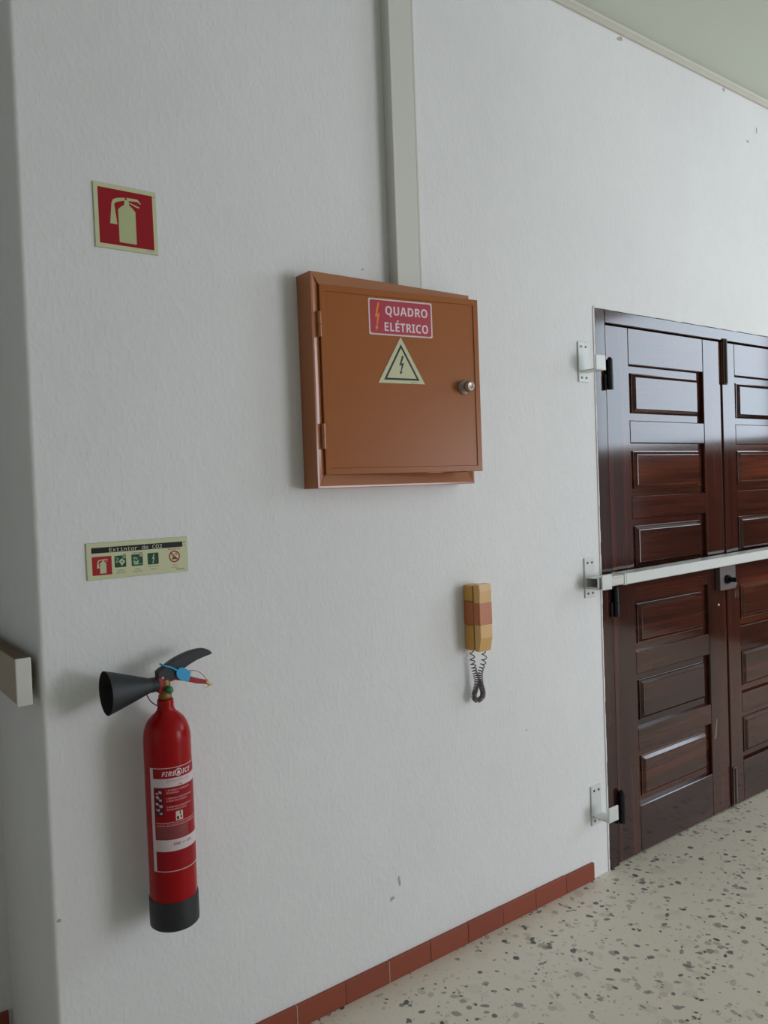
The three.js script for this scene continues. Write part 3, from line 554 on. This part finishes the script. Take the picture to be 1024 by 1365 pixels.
  // horn along the wall towards the left
  const hp = [[0.0165, 0], [0.0172, 0.018], [0.0172, 0.021], [0.0305, 0.060], [0.0418, 0.094], [0.0448, 0.103], [0.0495, 0.119], [0.0502, 0.1205], [0.0488, 0.1205]];
  const ax = (g) => g.rotateZ(Math.PI / 2).translate(X - 0.016, 1.0235, Z);
  part('horn', ax(lathe(hp, 64)), M.horn, f, 'black plastic discharge horn');
  part('horn_inside', ax(lathe([[0.0488, 0.1205], [0.043, 0.101], [0.029, 0.06], [0.014, 0.02], [0, 0.02]], 64)), M.hornInside, f);
  // squeeze lever: curved black handle
  const sh = new THREE.Shape();
  sh.moveTo(X - 0.017, 1.030); sh.lineTo(X - 0.0175, 1.052); sh.quadraticCurveTo(X - 0.011, 1.0585, X + 0.001, 1.0625); sh.quadraticCurveTo(X + 0.020, 1.0755, X + 0.048, 1.0835); sh.quadraticCurveTo(X + 0.070, 1.0905, X + 0.095, 1.0895); sh.quadraticCurveTo(X + 0.112, 1.087, X + 0.1165, 1.077); sh.quadraticCurveTo(X + 0.098, 1.0735, X + 0.078, 1.068); sh.quadraticCurveTo(X + 0.054, 1.059, X + 0.036, 1.0475); sh.quadraticCurveTo(X + 0.026, 1.040, X + 0.018, 1.032); sh.lineTo(X + 0.004, 1.029); sh.closePath();
  part('squeeze_lever', new THREE.ExtrudeGeometry(sh, { depth: 0.014, bevelEnabled: true, bevelSize: 0.0018, bevelThickness: 0.004, bevelSegments: 3, curveSegments: 14 }).translate(0, 0, Z - 0.007), M.black, f, 'curved black lever');
  part('pivot_pin', bar([X - 0.009, 1.0385, Z + 0.009], [X - 0.009, 1.0385, Z + 0.0135], 0.0032), M.steel, f);
  // fixed red carrying handle below, yellow end of the safety pin
  const hs = [[X - 0.002, 1.036], [X + 0.028, 1.0385], [X + 0.050, 1.034], [X + 0.078, 1.0205], [X + 0.101, 1.0125], [X + 0.101, 1.0055], [X + 0.078, 1.0105], [X + 0.050, 1.0215], [X + 0.024, 1.0290], [X - 0.002, 1.0235]];
  part('carry_handle', extrude(hs, 0.012, 0.0014).translate(0, 0, Z - 0.006), M.redPlastic, f, 'red carrying handle');
  part('safety_pin', [bar([X + 0.099, 1.010, Z], [X + 0.109, 1.0035, Z], 0.0042), bar([X + 0.105, 1.012, Z], [X + 0.112, 0.998, Z], 0.0034), bar([X + 0.109, 1.0035, Z], [X + 0.119, 0.998, Z], 0.0036, 0.0012)], M.yellow, f, 'yellow safety pin end');
  part('pin_ring', new THREE.TorusGeometry(0.007, 0.0007, 6, 22).translate(X + 0.101, 1.0015, Z + 0.004), M.steel, f);
  part('pin_chain', tube([[X + 0.052, 1.046, Z + 0.011], [X + 0.076, 1.041, Z + 0.011], [X + 0.092, 1.029, Z + 0.008], [X + 0.104, 1.013, Z + 0.004]], 0.0008, 24, 6), M.redPlastic, f);
  // blue seal: strap round the lever and tag
  const bt = part('seal_tag', extrude([[X + 0.024, 1.0465], [X + 0.031, 1.0555], [X + 0.040, 1.0555], [X + 0.0585, 1.0435], [X + 0.057, 1.033], [X + 0.053, 1.0225], [X + 0.048, 1.0215], [X + 0.034, 1.028], [X + 0.026, 1.035]], 0.003, 0.0008).translate(0, 0, Z + 0.013), M.blue, f, 'bright blue plastic seal tag');
  part('strap', tube([[X + 0.030, 1.048, Z + 0.0145], [X + 0.012, 1.060, Z + 0.0135], [X - 0.004, 1.0665, Z + 0.011], [X - 0.008, 1.069, Z], [X - 0.002, 1.066, Z - 0.012], [X + 0.014, 1.052, Z - 0.013], [X + 0.024, 1.040, Z - 0.010]], 0.0024, 60, 6), M.blue, bt);

  const hk = thing('wall_hook', 'thin wire wall hook behind the neck of the fire extinguisher', 'hook', [X, 1.0, 0]);
  part('wire', tube([[X - 0.034, 1.018, 0.002], [X - 0.032, 1.010, 0.012], [X - 0.026, 0.994, 0.022], [X - 0.018, 0.974, 0.034], [X - 0.004, 0.963, 0.050], [X + 0.006, 0.962, 0.056]], 0.0015, 50, 6), M.greyIron, hk);
  part('plate', rbox(X + 0.004, X + 0.034, 0.885, 0.93, 0, 0.004, 0.0015), M.greyIron, hk);
}

// ---------------------------------------------------------------- wall telephone
{
  const x0 = -0.690, x1 = -0.634, y0 = 0.937, y1 = 1.150, t = thing('wall_telephone', 'ochre door phone with a rust brown middle band and coiled cord on the wall', 'telephone', [(x0 + x1) / 2, y0, 0]);
  const yb0 = 1.020, yb1 = 1.094;
  const sect = (z0, z1, ya, yb, grow, r) => rbox(x0 - grow, x1 + grow, ya, yb, z0, z1 + grow, r, 3);
  part('cradle', [sect(0, 0.042, yb1, y1 - 0.004, 0, 0.006), sect(0, 0.042, y0, yb0, 0, 0.006)], M.ochreBase, t);
  part('cradle_band', rbox(x0 - 0.0003, x1 + 0.0003, yb0 - 0.0004, yb1 + 0.0004, 0, 0.0435, 0.004, 3), M.rust, t, 'rust brown middle of the cradle');
  // handset: side profile (z, y) swept across its width; thicker ear and mouth ends
  const prof = (pts, w, bev) => { const g = extrude(pts, w - 2 * bev, bev, 3); g.rotateY(-Math.PI / 2); return g; };          // shape x becomes z
  const hx = (pts, mat, label, name) => { const bev = 0.005, g = prof(pts.map(([z, y]) => [z, y]), x1 - x0, bev); g.translate(x1 - bev, 0, 0); return part(name, g, mat, t, label); };
  const b = 0.005;
  const h = hx([[0.0450 + b, yb1 - 0.003], [0.0720 - b, yb1 - 0.003], [0.0735 - b, y1 - 0.022], [0.0705 - b, y1 - b], [0.0450 + b, y1 - b]], M.ochre, undefined, 'handset');
  void h;
  hx([[0.0450 + b, y0 + b], [0.0640 - b, y0 + b], [0.0725 - b, y0 + 0.044], [0.0720 - b, yb0 + 0.003], [0.0450 + b, yb0 + 0.003]], M.ochre, undefined, 'mouthpiece');
  part('handset_band', rbox(x0 - 0.0002, x1 + 0.0002, yb0 - 0.0004, yb1 + 0.0004, 0.0440, 0.0724, 0.004, 3), M.rust, t, 'rust brown grip of the handset');
  part('seam', box(x0 + 0.004, x1 - 0.004, y0 + 0.006, y1 - 0.008, 0.040, 0.047), M.black, t);
  // coiled cord: a helix wound about a hanging loop
  const path = new THREE.CatmullRomCurve3([[-0.674, 0.938, 0.018], [-0.676, 0.905, 0.018], [-0.672, 0.870, 0.022], [-0.668, 0.835, 0.027], [-0.676, 0.805, 0.026], [-0.682, 0.788, 0.026], [-0.672, 0.776, 0.030], [-0.656, 0.784, 0.036], [-0.654, 0.800, 0.038], [-0.662, 0.832, 0.037], [-0.664, 0.866, 0.040], [-0.658, 0.900, 0.050], [-0.658, 0.938, 0.056]].map(V3));
  const turns = 50, N = 1500, pts = [], fr = path.computeFrenetFrames(N, false);
  const n0 = new THREE.Vector3(1, 0, 0.3).normalize();
  for (let i = 0; i <= N; i++) {
    const s = i / N, p = path.getPointAt(s), T = path.getTangentAt(s), a = n0.clone().addScaledVector(T, -n0.dot(T)).normalize(), bN = T.clone().cross(a);
    const q = Math.min(s, 1 - s), rad = 0.0074 * Math.min(1, q / 0.03 + 0.15);
    // turns bunch up towards the bottom of the loop
    const ph = 2 * Math.PI * turns * (s + 0.112 * Math.sin(2 * Math.PI * s) * -1);
    pts.push(p.addScaledVector(a, Math.cos(ph) * rad).addScaledVector(bN, Math.sin(ph) * rad));
  }
  void fr;
  part('coiled_cord', new THREE.TubeGeometry(new THREE.CatmullRomCurve3(pts), 2600, 0.0018, 6, false), M.cord, t, 'grey coiled cord');
}

// ---------------------------------------------------------------- rail on the return of the wall, at the left edge
{
  const r = thing('wall_rail', 'pale rail with white end cap at the wall corner on the left edge', 'rail', [-2.0, 1.06, -0.2]);
  part('rail_body', rbox(-2.017, -1.984, 1.011, 1.1135, BACK + 0.002, -0.003, 0.004), M.railWood, r);
  part('rail_top', rbox(-2.016, -1.985, 1.1125, 1.1155, BACK + 0.004, -0.004, 0.001), M.railTop, r, 'brown top face');
  part('end_cap', rbox(-2.0185, -1.9855, 1.0095, 1.1155, -0.004, 0.002, 0.0025, 3), M.cream, r, 'white end cap');
  for (const z of [-0.12, -0.42]) part('spacer', box(-1.984, -1.968, 1.03, 1.095, z, z + 0.05), M.railWood, r);
}

renderer.render(scene, camera);
